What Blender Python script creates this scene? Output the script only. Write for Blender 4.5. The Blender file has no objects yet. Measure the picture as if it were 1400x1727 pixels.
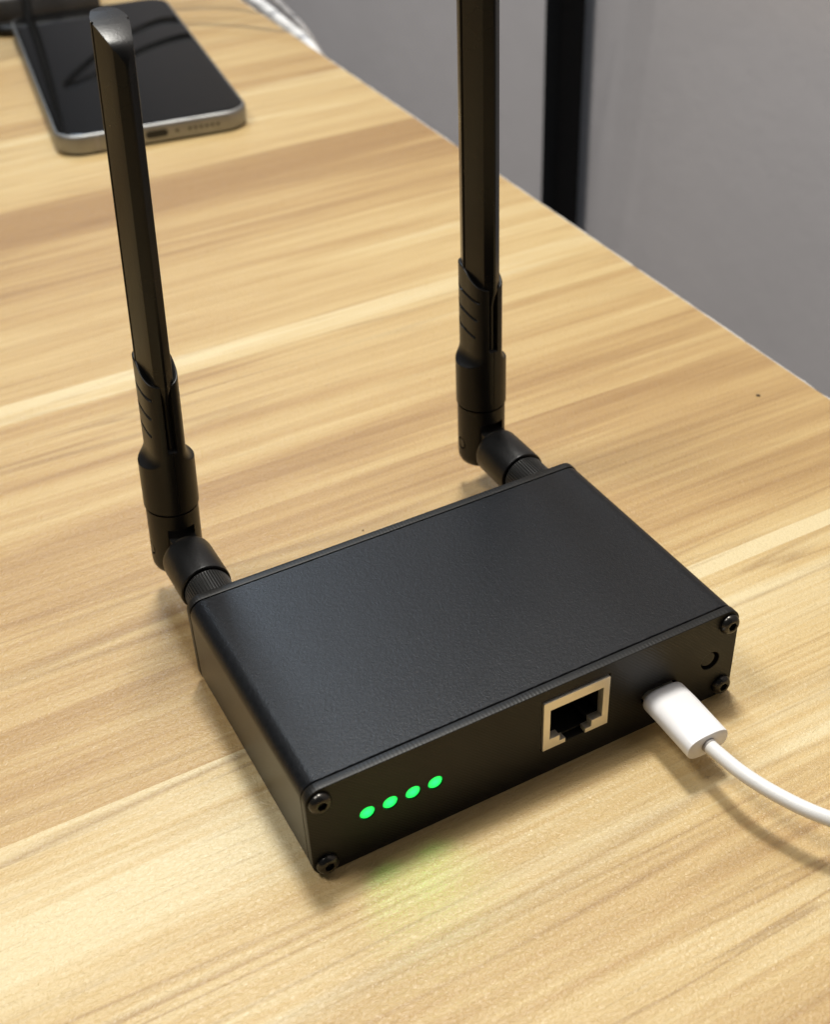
import bpy, bmesh, math, random
from mathutils import Vector, Matrix, noise

random.seed(7)
S = 0.001                                   # everything below is written in millimetres
scene = bpy.context.scene
col = scene.collection
PI = math.pi

# ------------------------------------------------------------------ camera
AZ, EL, ROLL, DIST = math.radians(26.559), math.radians(37.457), math.radians(-2.747), 340.411
TX, TY = 72.188, 93.158
d = Vector((-math.sin(AZ) * math.cos(EL), -math.cos(AZ) * math.cos(EL), math.sin(EL)))
cpos = Vector((TX, TY, 0)) + DIST * d
fw = -d
rt = fw.cross(Vector((0, 0, 1))).normalized()
up = rt.cross(fw)
c, s = math.cos(ROLL), math.sin(ROLL)
rt, up = c * rt + s * up, -s * rt + c * up
cam = bpy.data.cameras.new('camera')
camo = bpy.data.objects.new('camera', cam)
col.objects.link(camo)
m = Matrix((rt, up, -fw)).transposed().to_4x4()
m.translation = cpos * S
camo.matrix_world = m
cam.sensor_fit = 'VERTICAL'
cam.sensor_height = 24
cam.lens = 2156.318 / 1727 * 24
cam.clip_start = 0.01
cam.clip_end = 20
cam.dof.use_dof = True
cam.dof.focus_distance = 0.272
cam.dof.aperture_fstop = 15
scene.camera = camo

# ------------------------------------------------------------------ light
world = bpy.data.worlds.new('World')
scene.world = world
world.use_nodes = True
bg = world.node_tree.nodes['Background']
bg.inputs[0].default_value = (0.90, 0.95, 1.0, 1)
bg.inputs[1].default_value = 0.085


def area(name, loc, target, size, power, colour, size_y=None):
    l = bpy.data.lights.new(name, 'AREA')
    l.energy = power
    l.color = colour
    l.size = size
    if size_y:
        l.shape = 'RECTANGLE'
        l.size_y = size_y
    o = bpy.data.objects.new(name, l)
    col.objects.link(o)
    o.location = loc
    o.rotation_euler = (Vector(target) - Vector(loc)).to_track_quat('-Z', 'Y').to_euler()
    return o


area('ceiling_lamp', (0.25, 0.47, 1.62), (0.05, 0.03, 0), 0.25, 26, (1.0, 0.975, 0.90))
area('second_ceiling_lamp', (-0.66, 0.34, 1.60), (0.05, 0.03, 0), 0.40, 14.5, (1.0, 0.965, 0.90))
area('added_sheen_light', (0.24, 1.75, 1.70), (0.03, 0.03, 0), 0.26, 15, (0.68, 0.83, 1.0), 0.8)  # unseen cool light, added for the sheen on the case top; no actual window

scene.cycles.use_denoising = True
scene.cycles.sample_clamp_indirect = 2.0
vs = scene.view_settings
vs.view_transform = 'Standard'
vs.look = 'None'
vs.exposure = -0.12
vs.gamma = 1
vs.use_curve_mapping = False

# ------------------------------------------------------------------ helpers


def link(name, mesh, mat=None, parent=None, smooth=40):
    o = bpy.data.objects.new(name, mesh)
    col.objects.link(o)
    if mat is not None and not mesh.materials:
        mesh.materials.append(mat)
    if parent is not None:
        o.parent = parent
    if smooth is not None:
        for p in mesh.polygons:
            p.use_smooth = True
        try:
            mesh.set_sharp_from_angle(angle=math.radians(smooth))
        except Exception:
            pass
    return o


def mesh_from(verts, faces, name='mesh'):
    me = bpy.data.meshes.new(name)
    me.from_pydata([tuple(c * S for c in v) for v in verts], [], faces)
    me.validate()
    bm = bmesh.new()
    bm.from_mesh(me)
    bmesh.ops.recalc_face_normals(bm, faces=bm.faces)
    bm.to_mesh(me)
    bm.free()
    return me


def rings_mesh(rings, cap0=True, cap1=True, closed=False):
    """loft closed rings of equal length"""
    n = len(rings[0])
    v = [p for r in rings for p in r]
    f = []
    k = len(rings)
    for i in range(k if closed else k - 1):
        a, b = i * n, ((i + 1) % k) * n
        for j in range(n):
            j2 = (j + 1) % n
            f.append((a + j, a + j2, b + j2, b + j))
    if not closed:
        if cap0:
            f.append(tuple(range(n))[::-1])
        if cap1:
            f.append(tuple(range((k - 1) * n, k * n)))
    return mesh_from(v, f)


def lathe(profile, axis='y', seg=64, centre=(0, 0, 0), cap0=True, cap1=True):
    """profile: list of (radius, position along axis)"""
    rings = []
    for r, h in profile:
        ring = []
        for i in range(seg):
            t = 2 * PI * i / seg
            a, b = r * math.cos(t), r * math.sin(t)
            p = {'y': (a, h, b), 'z': (a, b, h), 'x': (h, a, b)}[axis]
            ring.append(tuple(p[k] + centre[k] for k in range(3)))
        rings.append(ring)
    return rings_mesh(rings, cap0, cap1)


def box_mesh(x0, x1, y0, y1, z0, z1, bevel=0.0, seg=3):
    v = [(x, y, z) for x in (x0, x1) for y in (y0, y1) for z in (z0, z1)]
    f = [(0, 1, 3, 2), (4, 6, 7, 5), (0, 4, 5, 1), (2, 3, 7, 6), (0, 2, 6, 4), (1, 5, 7, 3)]
    me = mesh_from(v, f)
    if bevel:
        bm = bmesh.new()
        bm.from_mesh(me)
        bmesh.ops.bevel(bm, geom=list(bm.edges), offset=bevel * S, segments=seg, profile=0.5, affect='EDGES')
        bm.to_mesh(me)
        bm.free()
    return me


def round_rect(x0, x1, z0, z1, r, seg=10):
    pts = []
    for cx, cz, a0 in ((x1 - r, z1 - r, 0), (x0 + r, z1 - r, 90), (x0 + r, z0 + r, 180), (x1 - r, z0 + r, 270)):
        for i in range(seg + 1):
            t = math.radians(a0 + 90 * i / seg)
            pts.append((cx + r * math.cos(t), cz + r * math.sin(t)))
    return pts


def plate(loops, y0, y1, bevel=0.0):
    """flat plate in the xz plane with holes: loops[0] is the outline; runs from y0 to y1 (y0<y1)"""
    cu = bpy.data.curves.new('tmp', 'CURVE')
    cu.dimensions = '2D'
    cu.fill_mode = 'BOTH'
    for lp in loops:
        sp = cu.splines.new('POLY')
        sp.points.add(len(lp) - 1)
        for q, (x, z) in zip(sp.points, lp):
            q.co = (x, z, 0, 1)
        sp.use_cyclic_u = True
    cu.extrude = (y1 - y0) / 2 - bevel
    cu.bevel_depth = bevel
    cu.bevel_resolution = 1
    cu.offset = -bevel
    o = bpy.data.objects.new('tmp', cu)
    col.objects.link(o)
    dg = bpy.context.evaluated_depsgraph_get()
    me = bpy.data.meshes.new_from_object(o.evaluated_get(dg))
    bpy.data.objects.remove(o)
    bpy.data.curves.remove(cu)
    ym = (y0 + y1) / 2
    for v in me.vertices:
        x, z, h = v.co
        v.co = (x * S, (ym - h) * S, z * S)
    me.materials.clear()
    return me


def boolean(me, cutters):
    o = bpy.data.objects.new('tmp', me)
    col.objects.link(o)
    cs = []
    for k in cutters:
        co = bpy.data.objects.new('cut', k)
        col.objects.link(co)
        cs.append(co)
        md = o.modifiers.new('b', 'BOOLEAN')
        md.object = co
        md.operation = 'DIFFERENCE'
        md.solver = 'EXACT'
    dg = bpy.context.evaluated_depsgraph_get()
    out = bpy.data.meshes.new_from_object(o.evaluated_get(dg))
    for q in [o] + cs:
        bpy.data.objects.remove(q)
    return out


def tube(points, r, seg=20, sub=10):
    """tube along a Catmull-Rom curve"""
    P = [Vector(p) for p in points]
    P = [2 * P[0] - P[1]] + P + [2 * P[-1] - P[-2]]
    path = []
    for i in range(1, len(P) - 2):
        for k in range(sub):
            t = k / sub
            a, b, c_, e = P[i - 1], P[i], P[i + 1], P[i + 2]
            path.append(0.5 * ((2 * b) + (c_ - a) * t + (2 * a - 5 * b + 4 * c_ - e) * t * t + (-a + 3 * b - 3 * c_ + e) * t ** 3))
    path.append(P[-2])
    rings = []
    nrm = None
    for i, p in enumerate(path):
        t = (path[min(i + 1, len(path) - 1)] - path[max(i - 1, 0)]).normalized()
        if nrm is None:
            nrm = t.orthogonal().normalized()
        nrm = (nrm - t * nrm.dot(t)).normalized()
        bi = t.cross(nrm)
        rings.append([tuple(p + r * (math.cos(2 * PI * j / seg) * nrm + math.sin(2 * PI * j / seg) * bi)) for j in range(seg)])
    return rings_mesh(rings)


def thing(name, label, cat, loc=(0, 0, 0), group=None, rotz=0):
    o = bpy.data.objects.new(name, None)
    o.empty_display_size = 0.01
    col.objects.link(o)
    o.location = tuple(c * S for c in loc)
    o.rotation_euler = (0, 0, rotz)
    return tag(o, label, cat, group)


def tag(o, label, cat, group=None):
    o['label'] = label
    o['category'] = cat
    if group:
        o['group'] = group
    return o


# ------------------------------------------------------------------ materials
class NT:
    def __init__(self, name):
        self.mat = bpy.data.materials.new(name)
        self.mat.use_nodes = True
        self.t = self.mat.node_tree
        self.b = self.t.nodes['Principled BSDF']

    def n(self, typ, **kw):
        nd = self.t.nodes.new(typ)
        for k, v in kw.items():
            if k.startswith('i_'):
                key = k[2:]
                key = int(key) if key.isdigit() else key.replace('_', ' ')
                nd.inputs[key].default_value = v
            else:
                setattr(nd, k, v)
        return nd

    def l(self, a, b):
        self.t.links.new(a, b)

    def coords(self, scale=(1, 1, 1), rot=(0, 0, 0), kind='Object', loc=(0, 0, 0)):
        tc = self.n('ShaderNodeTexCoord')
        mp = self.n('ShaderNodeMapping')
        mp.inputs['Scale'].default_value = scale
        mp.inputs['Rotation'].default_value = rot
        mp.inputs['Location'].default_value = loc
        self.l(tc.outputs[kind], mp.inputs[0])
        return mp.outputs[0]

    def noise(self, vec, scale, detail=3, rough=0.5, dist=0):
        nd = self.n('ShaderNodeTexNoise')
        nd.inputs['Scale'].default_value = scale
        nd.inputs['Detail'].default_value = detail
        nd.inputs['Roughness'].default_value = rough
        nd.inputs['Distortion'].default_value = dist
        self.l(vec, nd.inputs['Vector'])
        return nd.outputs['Fac']

    def ramp(self, fac, stops):
        r = self.n('ShaderNodeValToRGB')
        e = r.color_ramp.elements
        while len(e) < len(stops):
            e.new(0.5)
        for q, (p, c_) in zip(e, stops):
            q.position = p
            q.color = c_ if len(c_) == 4 else (*c_, 1)
        self.l(fac, r.inputs[0])
        return r.outputs[0]

    def math(self, op, a, b=None, clamp=False):
        nd = self.n('ShaderNodeMath', operation=op, use_clamp=clamp)
        for i, v in enumerate((a, b)):
            if v is None:
                continue
            if isinstance(v, (int, float)):
                nd.inputs[i].default_value = v
            else:
                self.l(v, nd.inputs[i])
        return nd.outputs[0]

    def mix(self, fac, a, b, blend='MIX'):
        nd = self.n('ShaderNodeMix', data_type='RGBA', blend_type=blend)
        for sock, v in ((nd.inputs[0], fac), (nd.inputs[6], a), (nd.inputs[7], b)):
            if isinstance(v, (int, float)):
                sock.default_value = v
            elif isinstance(v, tuple):
                sock.default_value = v if len(v) == 4 else (*v, 1)
            else:
                self.l(v, sock)
        return nd.outputs[2]

    def bump(self, height, dist, strength=1.0, normal=None):
        nd = self.n('ShaderNodeBump')
        nd.inputs['Distance'].default_value = dist
        nd.inputs['Strength'].default_value = strength
        self.l(height, nd.inputs['Height'])
        if normal is not None:
            self.l(normal, nd.inputs['Normal'])
        return nd.outputs[0]

    def set(self, colour=None, rough=None, metal=None, spec=None, normal=None):
        for key, v in (('Base Color', colour), ('Roughness', rough), ('Metallic', metal), ('Specular IOR Level', spec), ('Normal', normal)):
            if v is None:
                continue
            if isinstance(v, (int, float)):
                self.b.inputs[key].default_value = v
            elif isinstance(v, tuple):
                self.b.inputs[key].default_value = v if len(v) == 4 else (*v, 1)
            else:
                self.l(v, self.b.inputs[key])
        return self.mat


def m_plain(name, colour, rough=0.5, metal=0.0, bump_scale=None, bump_d=2e-5, spec=0.5, vary=0.12):
    t = NT(name)
    v = t.coords()
    f = t.noise(v, 140, 4)
    lo = tuple(x * (1 - vary) for x in colour)
    hi = tuple(min(1, x * (1 + vary)) for x in colour)
    cc = t.ramp(f, [(0.3, lo), (0.7, hi)])
    rr = t.math('ADD', t.math('MULTIPLY', t.noise(v, 60, 3), 0.12), rough - 0.06)
    nm = t.bump(t.noise(v, bump_scale, 2), bump_d) if bump_scale else None
    return t.set(cc, rr, metal, spec, nm)


def make_wood():
    t = NT('printed wood laminate')
    inf = t.n('ShaderNodeAttribute', attribute_type='OBJECT', attribute_name='tone')
    see = t.n('ShaderNodeAttribute', attribute_type='OBJECT', attribute_name='seed')
    tone = inf.outputs['Fac']
    seed = see.outputs['Fac']
    tc = t.n('ShaderNodeTexCoord')
    off = t.n('ShaderNodeCombineXYZ')
    t.l(seed, off.inputs[0])
    t.l(seed, off.inputs[2])
    add = t.n('ShaderNodeVectorMath', operation='ADD')
    t.l(tc.outputs['Object'], add.inputs[0])
    t.l(off.outputs[0], add.inputs[1])

    def mp(scale, rz=0):
        q = t.n('ShaderNodeMapping')
        q.inputs['Scale'].default_value = scale
        q.inputs['Rotation'].default_value = (0, 0, rz)
        t.l(add.outputs[0], q.inputs[0])
        return q.outputs[0]
    broad = t.noise(mp((2.2, 32, 1), 0.03), 1.0, 3, 0.55, 0.9)
    mid = t.noise(mp((4.2, 150, 1), 0.045), 1.0, 4, 0.6, 0.8)
    fine = t.noise(mp((16, 620, 1), 0.03), 1.0, 3, 0.65, 0.3)
    pores = t.noise(mp((34, 950, 1), 0.02), 1.0, 2, 0.6)
    lines = t.noise(mp((4, 95, 1), 0.035), 1.0, 2, 0.4, 0.6)
    # dark grain lines where the "lines" field crosses a level
    ln = t.math('SUBTRACT', 1.0, t.math('MULTIPLY', t.math('ABSOLUTE', t.math('SUBTRACT', lines, 0.5)), 26, True), True)
    ln = t.math('MULTIPLY', ln, t.ramp(t.noise(mp((5, 30, 1)), 1.0, 2), [(0.45, (0, 0, 0)), (0.62, (1, 1, 1))]))
    f = t.math('MULTIPLY', t.math('SUBTRACT', broad, 0.5), 1.4)
    f = t.math('ADD', f, t.math('MULTIPLY', t.math('SUBTRACT', mid, 0.5), 0.85))
    f = t.math('ADD', f, t.math('MULTIPLY', t.math('SUBTRACT', fine, 0.5), 0.62))
    f = t.math('ADD', f, tone)
    base = t.ramp(f, [(0.0, (0.345, 0.204, 0.082)), (0.30, (0.466, 0.304, 0.129)), (0.60, (0.570, 0.412, 0.193)), (0.9, (0.668, 0.543, 0.315))])
    base = t.mix(t.math('MULTIPLY', ln, 0.55), base, (0.25, 0.135, 0.052))
    pr = t.ramp(pores, [(0.58, (0, 0, 0)), (0.72, (1, 1, 1))])
    base = t.mix(t.math('MULTIPLY', pr, 0.24), base, (0.26, 0.15, 0.06))
    # pressed leathery grain of the laminate
    e1 = t.noise(mp((900, 1450, 1), 0.35), 1.0, 3, 0.6, 0.8)
    e2 = t.noise(mp((1500, 2300, 1), 0.35), 1.0, 2, 0.6)
    e3 = t.noise(mp((60, 500, 1), 0.03), 1.0, 2, 0.6)
    h = t.math('ADD', t.math('MULTIPLY', e1, 0.65), t.math('ADD', t.math('MULTIPLY', e2, 0.30), t.math('MULTIPLY', e3, 0.25)))
    nm = t.bump(h, 0.00042, 1.0)
    ro = t.math('ADD', t.math('MULTIPLY', e1, 0.16), 0.22)
    return t.set(base, ro, 0, 0.42, nm)


def make_case():
    t = NT('black anodised aluminium')
    v = t.coords()
    g = t.noise(v, 1700, 3, 0.75)
    g2 = t.noise(v, 900, 3, 0.6)
    cc = t.ramp(g2, [(0.3, (0.0040, 0.0045, 0.0058)), (0.7, (0.0075, 0.0083, 0.0103))])
    nm = t.bump(g, 0.00007, 1.0)
    # a few dust specks
    vo = t.n('ShaderNodeTexVoronoi', feature='F1')
    vo.inputs['Scale'].default_value = 120
    t.l(v, vo.inputs['Vector'])
    sepc = t.n('ShaderNodeSeparateColor')
    t.l(vo.outputs['Color'], sepc.inputs[0])
    dot = t.math('MULTIPLY', t.math('LESS_THAN', vo.outputs['Distance'], 0.022), t.math('GREATER_THAN', sepc.outputs[0], 0.80))
    cc = t.mix(t.math('MULTIPLY', dot, 0.8), cc, (0.14, 0.14, 0.14))
    ro = t.math('ADD', t.math('MULTIPLY', t.noise(v, 35, 3), 0.08), 0.28)
    return t.set(cc, ro, 0.0, 0.26, nm)


def make_printed():
    t = NT('black printed plastic')
    v = t.coords((1, 1, 1), (0, math.radians(45), 0))
    w = t.n('ShaderNodeTexWave', wave_type='BANDS', bands_direction='X')
    w.inputs['Scale'].default_value = 520
    w.inputs['Distortion'].default_value = 0.6
    w.inputs['Detail'].default_value = 2
    w.inputs['Detail Scale'].default_value = 1.5
    t.l(v, w.inputs['Vector'])
    v2 = t.coords()
    amp = t.ramp(t.noise(v2, 45, 2), [(0.35, (0.25, 0.25, 0.25)), (0.7, (1, 1, 1))])
    h = t.math('ADD', t.math('MULTIPLY', w.outputs['Fac'], amp), t.math('MULTIPLY', t.noise(v2, 1500, 2), 0.35))
    nm = t.bump(h, 0.00004, 0.75)
    cc = t.ramp(t.noise(v2, 60, 3), [(0.3, (0.007, 0.0068, 0.0064)), (0.7, (0.011, 0.0106, 0.010))])
    ro = t.math('ADD', t.math('MULTIPLY', t.noise(v2, 80, 3), 0.12), 0.36)
    return t.set(cc, ro, 0, 0.25, nm)


def make_wall():
    t = NT('painted plaster')
    v = t.coords()
    n1 = t.noise(v, 38, 4, 0.55)
    n2 = t.noise(v, 150, 3, 0.6)
    h = t.math('ADD', n1, t.math('MULTIPLY', n2, 0.25))
    nm = t.bump(h, 0.0005, 0.45)
    cc = t.ramp(t.noise(v, 6, 3), [(0.3, (0.79, 0.745, 0.75)), (0.7, (0.84, 0.79, 0.795))])
    return t.set(cc, 0.75, 0, 0.3, nm)


def make_emit(name, colour, strength):
    t = NT(name)
    v = t.coords()
    ln = t.n('ShaderNodeVectorMath', operation='LENGTH')
    t.l(v, ln.inputs[0])
    rad = t.math('ADD', t.math('MULTIPLY', ln.outputs['Value'], 940.0), t.math('MULTIPLY', t.noise(v, 700, 2), 0.5))
    cc = t.ramp(t.math('DIVIDE', rad, 2.0), [(0.25, (colour[0] * 4, colour[1], colour[2] * 1.7)), (0.62, colour), (0.98, (colour[0] * 0.2, colour[1] * 0.16, colour[2] * 0.3))])
    t.set((0.02, 0.3, 0.08), 0.3)
    t.l(cc, t.b.inputs['Emission Color'])
    t.b.inputs['Emission Strength'].default_value = strength
    return t.mat


M_wood = make_wood()
M_case = make_case()
M_print = make_printed()
M_wall = make_wall()
M_band = m_plain('white edge banding', (0.55, 0.53, 0.50), 0.5, bump_scale=900)
M_core = m_plain('particle board', (0.42, 0.30, 0.18), 0.8, bump_scale=700, bump_d=2e-4)
M_abs = m_plain('black moulded plastic', (0.008, 0.0076, 0.0073), 0.36, bump_scale=2200, bump_d=2.5e-5, spec=0.25)
M_blade = m_plain('black satin plastic', (0.006, 0.0057, 0.0056), 0.28, bump_scale=1700, bump_d=1.8e-5, spec=0.26)
M_rub = m_plain('black barrel plastic', (0.009, 0.009, 0.0093), 0.37, bump_scale=1900, bump_d=5e-5, spec=0.34)
M_nut = m_plain('black knurled plastic', (0.016, 0.0155, 0.015), 0.45, bump_scale=2200, bump_d=2e-5)
M_screw = m_plain('black oxide steel', (0.055, 0.052, 0.048), 0.27, 0.9, bump_scale=1500, bump_d=1.2e-5)
M_void = m_plain('black cavity plastic', (0.006, 0.006, 0.006), 0.5)
M_tin = m_plain('nickel plated steel', (0.90, 0.84, 0.72), 0.35, 0.7, bump_scale=700, bump_d=1e-5, vary=0.04)
M_white = m_plain('white plug plastic', (0.83, 0.82, 0.83), 0.32, vary=0.015)
M_cord = m_plain('white rubber cord', (0.74, 0.73, 0.72), 0.42, bump_scale=1200, bump_d=3e-5, vary=0.03)
M_led = make_emit('green lamp', (0.002, 0.90, 0.085), 2.4)
M_titan = m_plain('grey brushed metal', (0.29, 0.285, 0.275), 0.46, 0.85, vary=0.06)
M_glass = m_plain('black screen glass', (0.0035, 0.0035, 0.0036), 0.07, spec=0.16)
M_post = m_plain('black painted metal', (0.0035, 0.0035, 0.004), 0.6, bump_scale=700, spec=0.2)
M_grey = m_plain('light grey plastic', (0.30, 0.28, 0.27), 0.45)
M_hub = m_plain('dark grey box plastic', (0.075, 0.072, 0.07), 0.45)
M_black = m_plain('soft black plastic', (0.006, 0.006, 0.006), 0.5)
M_crumb = m_plain('dark crumb', (0.05, 0.035, 0.02), 0.8)

# ------------------------------------------------------------------ setting: wall


def struct(name, me, mat):
    o = link(name, me, mat)
    o['kind'] = 'structure'
    return o


struct('wall', box_mesh(400, 430, -700, 2600, -800, 1900), M_wall)

# ------------------------------------------------------------------ desk
desk = thing('desk', 'pale wood-look laminate desk top under the black router box', 'desk')
ex = lambda y: 202.3 + 0.0215 * (y - 60)           # the far edge of the top


def quad_slab(x0f, x1f, y0, y1, z0, z1):
    v = []
    for y in (y0, y1):
        for x in (x0f(y), x1f(y)):
            for z in (z0, z1):
                v.append((x, y, z))
    f = [(0, 1, 3, 2), (4, 6, 7, 5), (0, 4, 5, 1), (2, 3, 7, 6), (0, 2, 6, 4), (1, 5, 7, 3)]
    return mesh_from(v, f)


X0 = lambda y: -600.0
Y_LO, Y_HI = -300, 900
link('core', quad_slab(X0, lambda y: ex(y) - 0.2, Y_LO, Y_HI, -25, -1.0), M_core, desk, None)
def band_mesh():
    rings, y = [], Y_LO
    while y <= Y_HI:
        j = random.uniform(-0.10, 0.10) - (random.uniform(0.1, 0.4) if random.random() < 0.06 else 0)
        a, b = ex(y), ex(y) + 0.75 + j
        rings.append([(a, y, -25), (b, y, -25), (b, y, -0.35 + j * 0.6), (b - 0.25, y, -0.06 + min(0, j) * 0.8), (a, y, -0.06)])
        y += random.uniform(2.0, 5.0)
    return rings_mesh(rings)


link('edge_band', band_mesh(), M_band, desk, None)
bounds = [-300, -194, -117, -33, 33.2, 38.3, 116, 193.5, 205, 271, 348, 426, 504, 582, 700, 900]
tones = [0.5, 0.45, 0.48, 0.61, 0.80, 0.30, 0.28, 0.74, 0.47, 0.13, 0.50, 0.34, 0.38, 0.4, 0.4]
for i, tn in enumerate(tones):
    o = link('wood_strip', quad_slab(X0, ex, bounds[i], bounds[i + 1], -1.0, 0.0), M_wood, desk, None)
    o['tone'] = float(tn)
    o['seed'] = 1.37 * i + 0.21

# ------------------------------------------------------------------ black post behind the desk
post = thing('metal_post', 'black upright metal post between the far desk edge and grey wall', 'post', (384, 490, -800))
link('upright', box_mesh(-8.6, 8.6, -8.6, 8.6, 0, 1900, 1.0), M_post, post)
link('bolt_head', lathe([(2.2, -8.5), (2.2, -9.1), (1.7, -9.5), (0.2, -9.55)], 'x', 24, (0, 0, 828)), M_screw, post)

# ------------------------------------------------------------------ router
W, D, H = 101.5, 63.3, 24.4
RC = 3.5
router = thing('router', 'black metal router box with two upright antennas and four green lights', 'router')


def case_mesh():
    """extruded tube with rounded corners and slightly ragged cut ends"""
    out = []
    for x0, x1, z0, z1, r in ((0.05, W - 0.05, 0.05, H - 0.05, RC), (1.5, W - 1.5, 1.5, H - 1.5, 2.2)):
        base = round_rect(x0, x1, z0, z1, r, 12)
        pts = []
        n = len(base)
        for i in range(n):
            a, b = base[i], base[(i + 1) % n]
            L = math.dist(a, b)
            k = max(1, int(L / 0.8))
            for j in range(k):
                pts.append((a[0] + (b[0] - a[0]) * j / k, a[1] + (b[1] - a[1]) * j / k))
        out.append(pts)
    outer = out[0]

    def off(pts, dd):       # pull the outline inwards for the little end chamfer
        cx, cz = W / 2, H / 2
        res = []
        for x, z in pts:
            qx = min(max(x, RC), W - RC)
            qz = min(max(z, RC), H - RC)
            vx, vz = x - qx, z - qz
            L = math.hypot(vx, vz) or 1
            res.append((x - vx / L * dd, z - vz / L * dd))
        return res
    ya, yb = 2.22, D - 2.16
    rag = [random.uniform(-0.07, 0.05) for _ in outer]
    rag2 = [random.uniform(-0.05, 0.07) for _ in outer]
    rings = []
    inn = off(outer, 1.6)
    rings.append([(x, ya + 0.3, z) for x, z in inn])
    rings.append([(x, ya + 0.1 + rag[i], z) for i, (x, z) in enumerate(off(outer, 0.14))])
    rings.append([(x, ya + 0.24 + rag[i], z) for i, (x, z) in enumerate(outer)])
    rings.append([(x, ya + 0.8, z) for x, z in outer])
    rings.append([(x, yb - 0.8, z) for x, z in outer])
    rings.append([(x, yb - 0.24 + rag2[i], z) for i, (x, z) in enumerate(outer)])
    rings.append([(x, yb - 0.1 + rag2[i], z) for i, (x, z) in enumerate(off(outer, 0.14))])
    rings.append([(x, yb - 0.3, z) for x, z in inn])
    return rings_mesh(rings, closed=True)


case = link('case', case_mesh(), M_case, router, 35)


def circle(cx, cz, r, n=32):
    return [(cx + r * math.cos(2 * PI * i / n), cz + r * math.sin(2 * PI * i / n)) for i in range(n)]


def stadium(cx, cz, w, h, n=10):
    return round_rect(cx - w / 2, cx + w / 2, cz - h / 2, cz + h / 2, h / 2 - 0.01, n)


JX, JZ, JW, JH = 52.07, 7.57, 16.0, 13.64          # network jack
LX, LDX, LZ = 12.37, 4.987, 12.0                   # lamps
UX, UZ = 81.7, 9.15                                 # usb socket
BX, BZ = 94.9, 11.9                                # reset button
outline = round_rect(0, W, 0, H, 3.3, 10)
holes = [[(JX - .25, JZ - .25), (JX + JW + .25, JZ - .25), (JX + JW + .25, JZ + JH + .25), (JX - .25, JZ + JH + .25)],
         stadium(UX, UZ, 9.4, 3.9), circle(BX, BZ, 2.35, 40)]
for k in range(4):
    holes.append(circle(LX + k * LDX, LZ, 1.68))
front = link('front_panel', plate([outline] + holes, 0, 2.0, 0.16), M_print, router, 30)
link('reset_button', lathe([(0.2, 0.28), (1.75, 0.28), (1.88, 0.42), (1.88, 5), (0.2, 5)], 'y', 32, (BX - 0.42, 0, BZ + 0.42)), M_print, router)
rear = link('rear_panel', plate([round_rect(0, W, 0, H, 3.3, 10), circle(8.4, 14.9, 3.3), circle(W - 7.0, 14.9, 3.3)], D - 2.0, D, 0.16), M_print, router, 30)

# indicator lamps
for k in range(4):
    lo = link('indicator_light', lathe([(1.64, 1.6), (1.64, 0.42), (1.50, 0.26), (0.9, 0.18), (0.05, 0.15)], 'y', 32), M_led, router)
    lo.location = ((LX + k * LDX) * S, 0, LZ * S)


    if k in (0, 2):
        sp = bpy.data.lights.new('lamp_beam', 'SPOT')
        sp.energy = 0.0027
        sp.color = (0.03, 1.0, 0.06)
        sp.spot_size = math.radians(74)
        sp.spot_blend = 1.0
        sp.shadow_soft_size = 0.0012
        so = bpy.data.objects.new('lamp_beam', sp)
        col.objects.link(so)
        so.parent = router
        so.location = ((LX + k * LDX) * S, -1.4 * S, LZ * S)
        so.rotation_euler = Vector((0.05, -0.70, -0.71)).to_track_quat('-Z', 'Y').to_euler()


# screws
def screw_mesh():
    n = 48
    prof = [(2.3, 0.35), (2.38, 0.0), (2.38, -0.35), (2.28, -0.75), (2.05, -1.1), (1.7, -1.38), (1.38, -1.5), (1.22, -1.5)]
    rings = [[(r * math.cos(2 * PI * i / n), y, r * math.sin(2 * PI * i / n)) for i in range(n)] for r, y in prof]

    def hexr(i, r):
        t = 2 * PI * i / n
        k = (t + PI / 6) % (PI / 3) - PI / 6
        return r * math.cos(PI / 6) / math.cos(k)
    for r, y in ((1.08, -1.42), (1.02, -0.5), (0.25, -0.3)):
        rings.append([(hexr(i, r) * math.cos(2 * PI * i / n), y, hexr(i, r) * math.sin(2 * PI * i / n)) for i in range(n)])
    return rings_mesh(rings)


sm = screw_mesh()
for sx in (2.9, W - 2.9):
    for sz in (3.25, H - 3.25):
        o = link('screw', sm, M_screw, router, 35)
        o.location = (sx * S, -0.02 * S, sz * S)
        o.rotation_euler = (0, random.uniform(0, 1), 0)

# network jack
ports = link('ethernet_port', plate([[(JX + u * JW, JZ + JH - v * JH) for u, v in
             ((0.012, 0), (0.988, 0), (1, 0.012), (1, 1), (0.65, 1), (0.65, 0.917), (0.745, 0.917), (0.745, 0.79), (0.905, 0.79), (0.905, 0.18),
              (0.10, 0.18), (0.10, 0.795), (0.255, 0.795), (0.255, 0.915), (0.345, 0.915), (0.345, 1), (0, 1), (0, 0.012))]], -0.45, 1.4, 0.05), M_tin, router, 30)


def open_box(x0, x1, z0, z1, y0, y1, t):
    o = [(x0, z0), (x1, z0), (x1, z1), (x0, z1)]
    i = [(x0 + t, z0 + t), (x1 - t, z0 + t), (x1 - t, z1 - t), (x0 + t, z1 - t)]
    rings = [[(x, y1, z) for x, z in o], [(x, y0, z) for x, z in o], [(x, y0, z) for x, z in i], [(x, y1 - t, z) for x, z in i]]
    return rings_mesh(rings)


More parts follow.
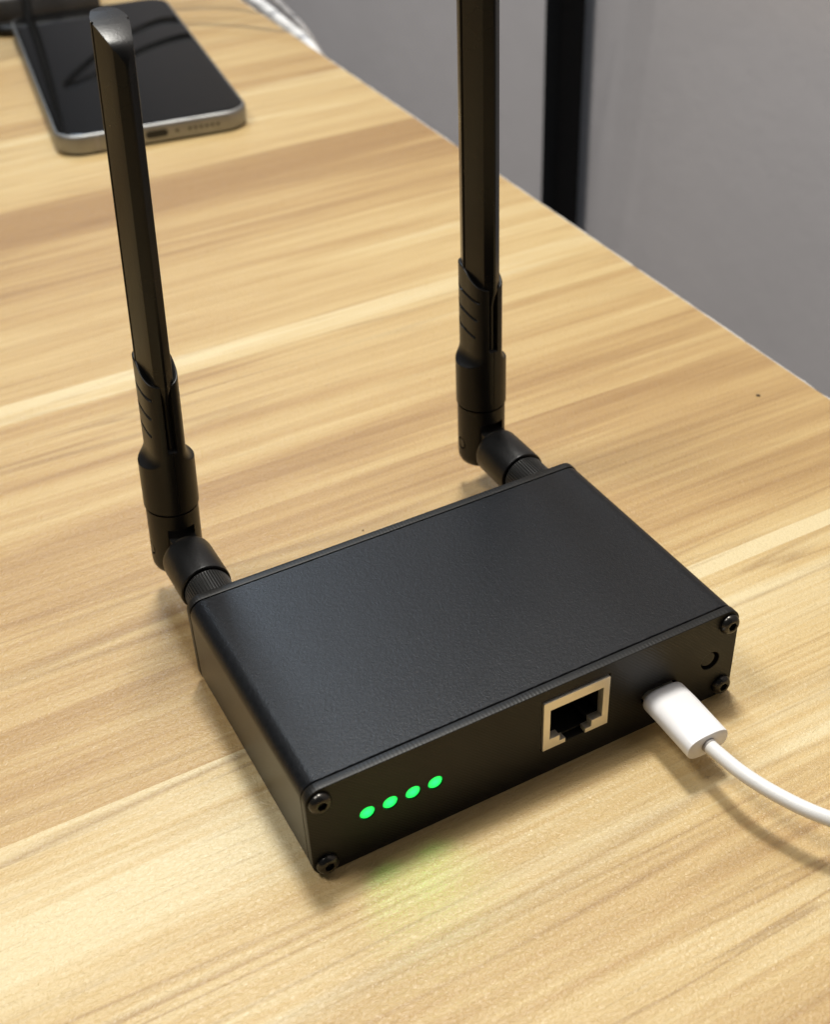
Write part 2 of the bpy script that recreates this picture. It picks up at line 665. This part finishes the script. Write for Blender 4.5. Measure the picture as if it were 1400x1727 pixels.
link('jack_cavity', open_box(JX + 0.5, JX + JW - 0.5, JZ + 0.1, JZ + JH - 1.2, 1.6, 16, 0.6), M_void, ports, None)
for x0, x1, z0, z1 in ((0.11, 0.25, 0.12, 0.20), (0.75, 0.90, 0.12, 0.20)):
    link('inner_step', box_mesh(JX + x0 * JW, JX + x1 * JW, 1.5, 12, JZ + 0.09 * JH, JZ + z1 * JH, 0.1), M_void, ports)
for k in range(8):
    xx = JX + 4.45 + k * 1.02
    link('contact_pin', tube([(xx, 3.0, JZ + JH - 2.9), (xx, 6.5, JZ + JH - 4.6), (xx, 11.5, JZ + JH - 7.2)], 0.19, 8, 4), M_screw, ports)
link('usb_socket', rings_mesh([[(x, y, z) for x, z in stadium(UX, UZ, w, h)] for w, h, y in
                               ((11.1, 5.1, 9.0), (11.1, 5.1, 2.1), (9.0, 3.2, 2.1), (8.4, 2.6, 1.5), (8.4, 2.6, 8.6))]), M_void, router)

# ------------------------------------------------------------------ antennas (written around the hinge at the origin)
ZH = 14.9


def grip_mesh():
    NTH, NZ = 360, 230
    zb, a_top = 26.5, 64.5

    def sup(a, b, n, ct, st):
        return (abs(ct / a) ** n + abs(st / b) ** n) ** (-1 / n)

    slashes = []
    for k in range(3):
        z1 = 58.9 - 5.1 * k
        y0, y1 = 4.3 - 0.3 * k, -5.0 + 0.7 * k
        slashes.append([(y0 + .05, z1 + 1.5), (y0 - .1, z1 + 0.35), (y0 - 1.0, z1), (y1, z1 - 1.15 + 0.1 * k)])

    def dseg(p, a, b):
        ax, ay = b[0] - a[0], b[1] - a[1]
        t = max(0, min(1, ((p[0] - a[0]) * ax + (p[1] - a[1]) * ay) / (ax * ax + ay * ay)))
        return math.hypot(p[0] - a[0] - t * ax, p[1] - a[1] - t * ay)

    def R(th, z):
        ct, st = math.cos(th), math.sin(th)
        if z < 37.5:
            r = 6.5
        else:
            a = 4.15 + (4 - math.sqrt(max(0, 16 - min(4, max(0, 42.7 - z)) ** 2)))
            r = min(6.5, sup(a, 6.55, 2.8, ct, st))
        x, y = r * ct, r * st
        if y < 0 and z > 43.8:
            lim = 5.0
            k = min(1, (z - 43.8) / 0.8)
            e = max(0, min(1, (1.15 - abs(x)) / 0.14))
            r = r - (r - min(r, lim / max(0.2, -st))) * k * e
        elif y < 0 and abs(x) < 0.16:
            r -= 0.16
        if 46 < z and abs(ct) > 0.4:
            q = (y, z)
            best = 9
            for sl in slashes:
                for i in range(3):
                    best = min(best, dseg(q, sl[i], sl[i + 1]))
                    if best < 0.05:
                        break
            if best < 0.40:
                r -= 0.55 * min(1, (0.40 - best) / 0.12)
        if z < zb + 0.3:
            r -= 0.3 - (z - zb)
        return r
    rings = [[] for _ in range(NZ + 1)]
    inner0, tops = [], [[], [], []]
    for j in range(NTH):
        th = 2 * PI * j / NTH
        st = math.sin(th)
        ztop = 62.9 + 2.0 * st + 1.3 * abs(math.cos(th)) ** 2
        for i in range(NZ + 1):
            z = zb + (ztop - zb) * i / NZ
            r = R(th, z)
            rings[i].append((r * math.cos(th), r * math.sin(th), z - ZH))
        rt_ = R(th, ztop)
        for q, (dr, dz) in enumerate(((0.14, 0.14), (0.45, 0.22), (3.2, -0.6))):
            rr = max(0.6, rt_ - dr)
            tops[q].append((rr * math.cos(th), rr * math.sin(th), ztop + dz - ZH))
        inner0.append((5.2 * math.cos(th), 5.2 * math.sin(th), zb - ZH))
    return rings_mesh([inner0] + rings + tops)


def blade_mesh():
    yF, yB = -6.9, 6.7
    prof = [(-6.9, 0.30), (-6.5, 0.95), (-5.55, 2.15), (-5.3, 2.26), (-3.2, 2.85), (-1.0, 3.45), (0.6, 3.82), (0.78, 3.42), (1.12, 3.42), (1.3, 3.96), (1.6, 3.98), (3.4, 3.35), (5.3, 2.45), (5.6, 2.2), (6.7, 0.4)]

    def wy(y):
        for (a, wa), (b, wb) in zip(prof, prof[1:]):
            if y <= b:
                return wa + (wb - wa) * (y - a) / (b - a)
        return prof[-1][1]
    stations = [(z, yF) for z in (43, 56.5, 60.5, 80, 100, 118, 129.5)]
    yy, zz, L = yF, 130.0, 14.6
    for k in range(1, 25):                      # the front edge sweeps back into a slanted, rounded tip
        u = (k - 0.5) / 24
        a = math.radians(90 - 52 * min(1, u / 0.38) ** 0.8 - 24 * u)
        yy += L / 24 * math.cos(a)
        zz += L / 24 * math.sin(a)
        stations.append((zz, min(yy, 5.4)))
    rings = []
    for z, yf in stations:
        t = (z - 43) / 99
        sc = 1.0 - 0.07 * t
        right = []
        ys = [max(y, yf + 0.02 * i) for i, (y, _) in enumerate(prof)]
        for y in ys:
            y = min(y, yB)
            right.append((wy(y) * sc * (0.78 if z < 60 else 1), y * (0.83 if z < 60 else 1)))
        bulge = (0, right[0][1] - 0.15 * right[0][0])
        ring = [(0, bulge[1], z - ZH)] + [(x, y, z - ZH) for x, y in right] + [(-x, y, z - ZH) for x, y in right[::-1]]
        rings.append(ring)
    return rings_mesh(rings)


def fork_mesh():
    prof = [(0.1, 8.2), (3.6, 8.2), (4.9, 8.45), (5.7, 9.1), (6.1, 10.0), (6.22, 11.2), (6.22, 26.05), (5.9, 26.15), (5.9, 27.2), (0.1, 27.2)]
    me = lathe([(r, z - ZH) for r, z in prof], 'z', 96)
    cut = box_mesh(-3.3, 3.3, -9, 9, -12, 22.2 - ZH)
    holes_ = [lathe([(1.75, sx * 5.2), (1.75, sx * 8)], 'x', 32) for sx in (-1, 1)]
    return boolean(me, [cut] + holes_)


def barrel_mesh():
    # y measured from the hinge (hinge sits at y = 96)
    prof = [(4.4, -19.6), (5.4, -20.6), (5.75, -20.75), (6.1, -20.6), (6.2, -20.2), (6.2, -8.6), (6.05, -7.7), (5.6, -7.0), (4.9, -6.65), (0.2, -6.6)]
    return lathe(prof, 'y', 72)


def tongue_mesh():
    pts = [(-7.5, -4.9), (0, -4.9)] + [(4.9 * math.cos(math.radians(a)), 4.9 * math.sin(math.radians(a))) for a in range(-80, 90, 10)] + [(0, 4.9), (-7.5, 4.9)]
    return rings_mesh([[(x, y, z) for y, z in pts] for x in (-3.12, 3.12)])


def nut_mesh():
    n = 300
    rings = []
    for r, amp, y in ((3.0, 0, -32.4), (5.0, 0, -32.4), (5.45, 0.10, -32.1), (5.6, 0.42, -31.6), (5.6, 0.42, -21.6), (5.4, 0.10, -21.1), (4.0, 0, -21.0), (4.0, 0, -19)):
        ring = []
        for i in range(n):
            t = 2 * PI * i / n
            q = (i % 6)
            rr = r - amp * (0 if q in (0, 1, 2) else 1)
            ring.append((rr * math.cos(t), y, rr * math.sin(t)))
        rings.append(ring)
    return rings_mesh(rings)


G, B, F, K, T, N_ = grip_mesh(), blade_mesh(), fork_mesh(), barrel_mesh(), tongue_mesh(), nut_mesh()
pin = lathe([(0.1, -6.12), (1.3, -6.12), (1.38, -6.05), (1.38, 6.05), (1.3, 6.12), (0.1, 6.12)], 'x', 32)
for ax, tilt, lab in ((8.4, math.radians(3.15), None), (W - 7.0, math.radians(0.0), None)):
    # rotating the whole antenna about the connector axis swings the blade sideways
    a = link('antenna', B, M_blade, router, 17)
    a.location = (ax * S, 96 * S, ZH * S)
    a.rotation_euler = (0, tilt, 0)
    link('grip_sleeve', G, M_abs, a, 38)
    link('swivel_fork', F, M_abs, a, 35)
    link('hinge_pin', pin, M_abs, a, 35)
    link('swivel_tongue', T, M_void, a, 35)
    link('swivel_barrel', K, M_rub, a, 40)
    link('knurled_nut', N_, M_nut, a, 25)

# ------------------------------------------------------------------ white charging cable
usb = thing('usb_cable', 'white cable plugged into the front of the black router', 'cable', (UX, 0, 0))


def plug_mesh():
    rings = []
    n = 96
    for dx, hw, hh, y in ((0, 3.0, 1.5, -0.7), (0, 4.6, 2.3, -0.72), (0, 4.95, 2.62, -0.95), (0, 5.12, 2.8, -1.5), (0, 5.15, 2.84, -6), (-0.2, 5.12, 2.84, -12),
                          (-0.35, 5.1, 2.84, -16.5), (-0.35, 5.02, 2.78, -16.75), (-0.35, 4.85, 2.62, -16.85), (-0.35, 1.9, 1.9, -16.85)):
        ring = []
        for i in range(n):
            t = 2 * PI * i / n
            ct, st = math.cos(t), math.sin(t)
            e = 2 / 3.1
            ring.append((dx + hw * math.copysign(abs(ct) ** e, ct), y, UZ + hh * math.copysign(abs(st) ** (2 / 2.5), st)))
        rings.append(ring)
    return rings_mesh(rings)


link('plug', plug_mesh(), M_white, usb, 40)
link('metal_tip', rings_mesh([[(x - UX, y, z) for x, z in stadium(UX, UZ, 8.2, 2.4)] for y in (-0.9, 1.45)]), M_tin, usb)
link('strain_collar', lathe([(1.2, -16.8), (1.66, -16.8), (1.62, -17.3), (1.5, -17.6), (1.2, -17.6)], 'y', 32, (-0.35, 0, UZ)), M_grey, usb)
link('cord', tube([(-0.35, -16.6, 9.15), (-0.3, -19.5, 9.3), (0.1, -27.3, 10.2), (2.4, -35.3, 10.4), (6.2, -43.4, 10.6), (15, -55, 10), (32, -68, 6), (60, -82, 1.9), (120, -100, 1.6), (240, -110, 1.6)], 1.5, 24, 12), M_cord, usb)

# ------------------------------------------------------------------ phone
ph = thing('smartphone', 'black smartphone with grey metal rim lying face up on the desk', 'phone', (58.9, 388.5, 0), None, math.radians(-8))
ph.scale = (1.086, 1.086, 1.086)
PW, PL, PT = 78.0, 177.0, 8.3


def slab(w, l, r, prof, ins=0):
    rings = []
    for inset, z in prof:
        rings.append([(x, y, z) for x, y in round_rect(inset, w - inset, inset, l - inset, max(0.5, r - inset), 14)])
    return rings_mesh(rings)


link('metal_rim', slab(PW, PL, 11.0, [(2.0, 0.3), (0.9, 0.35), (0.25, 0.9), (0.0, 1.9), (0.0, PT - 1.6), (0.2, PT - 0.7), (0.8, PT - 0.2), (1.6, PT - 0.15)]), M_titan, ph, 50)
link('screen', slab(PW, PL, 11.0, [(1.5, PT - 1.0), (1.25, PT - 0.1), (1.6, PT + 0.05), (2.4, PT + 0.1)]), M_glass, ph, 30)
port = [(x, z) for x, z in stadium(PW / 2, 4.2, 9.0, 3.0)]
link('charging_port', rings_mesh([[(x, y, z) for x, z in port] for y in (-0.04, 1.5)]), M_void, ph)
link('microphone_hole', lathe([(0.65, -0.04), (0.65, 1)], 'y', 16, (PW / 2 + 8.2, 0, 4.2)), M_void, ph)
for k in range(6):
    link('speaker_hole', lathe([(0.62, -0.04), (0.62, 1)], 'y', 16, (PW / 2 + 13.4 + 2.3 * k, 0, 4.2)), M_void, ph)
link('antenna_band', box_mesh(14.6, 15.9, -0.05, 0.6, 1.6, PT - 1.2), M_grey, ph)
for xx in (27.5, 50.5 + 0.0):
    if xx < 30:
        link('rim_screw', lathe([(0.6, -0.04), (0.6, 1)], 'y', 16, (xx, 0, 4.2)), M_void, ph)

# ------------------------------------------------------------------ things at the far left of the desk
hub = thing('adapter_box', 'dark grey box lying beyond the far end of the phone', 'box', (76, 588, 0), None, math.radians(-6))
link('shell', box_mesh(0, 62, 0, 46, 0.0, 17, 2.5), M_hub, hub)
link('dark_base', box_mesh(1.5, 60, -0.8, 2, 1.0, 4.2, 0.5), M_black, hub)

blk = thing('charger', 'black block at the upper left edge beside the phone', 'charger', (26, 540, 0), None, math.radians(-8))
link('block', box_mesh(-6, 40, 0, 60, 0, 46, 3), M_black, blk)
link('seam', box_mesh(0.4, 39.6, -0.15, 51, 12.6, 13.2), M_void, blk)

cb = link('black_cord', tube([(102, 600, 90), (100, 588, 50), (97, 577, 18), (93, 574, 5), (80, 580, 2.6), (74, 600, 2.6), (60, 680, 2.6)], 2.6, 14, 10), M_black)
tag(cb, 'black cord crossing the grey box behind the phone', 'cord')
lp = link('hanging_cord', tube([(380, 420, 130), (300, 445, 80), (245, 472, 44), (213, 495, 24), (194, 520, 22), (176, 536, 22), (150, 552, 30), (120, 575, 50), (112, 600, 60), (140, 600, 40), (165, 578, 24), (182, 565, 22), (200, 554, 22), (216, 532, 24), (250, 505, 48), (310, 470, 90), (392, 440, 150)], 1.9, 14, 10), M_black)
tag(lp, 'black looped cord above the phone, mirrored dark in its screen', 'cord')
w1 = link('white_cord', tube([(222, 1100, -60), (221, 800, -6), (220.5, 600, -1), (219.5, 520, -3), (219, 470, -12), (221, 420, -60), (223, 380, -200)], 3.0, 16, 10), M_cord)
tag(w1, 'thick white cord along the far desk edge by the wall', 'cord')
w2 = link('grey_cord', tube([(230, 1100, -50), (229, 800, 2), (228.5, 600, 4), (227.5, 540, 0), (227, 490, -14), (228, 430, -70), (230, 390, -200)], 1.9, 16, 10), M_grey)
tag(w2, 'thin grey cord beside the white one at the desk edge', 'cord')

# crumbs on the laminate


def crumb(loc, sx, sy, sz, rz, label):
    rings = []
    for k in range(5):
        a = PI * (k + 0.5) / 5
        rr = math.sin(a)
        rings.append([(sx * rr * math.cos(2 * PI * j / 9) * random.uniform(.75, 1.2), sy * rr * math.sin(2 * PI * j / 9) * random.uniform(.75, 1.2), sz * (1 - math.cos(a))) for j in range(9)])
    o = link('crumb', rings_mesh(rings), M_crumb)
    o.location = tuple(q * S for q in loc)
    o.rotation_euler = (0, 0, rz)
    tag(o, label, 'crumb')


crumb((186.2, 90.3, 0), 0.75, 0.28, 0.3, 2.2, 'dark crumb near the far desk edge, right of the router')
crumb((56.7, 93.1, 0), 0.26, 0.2, 0.15, 0.3, 'tiny dark crumb on the desk just behind the router')
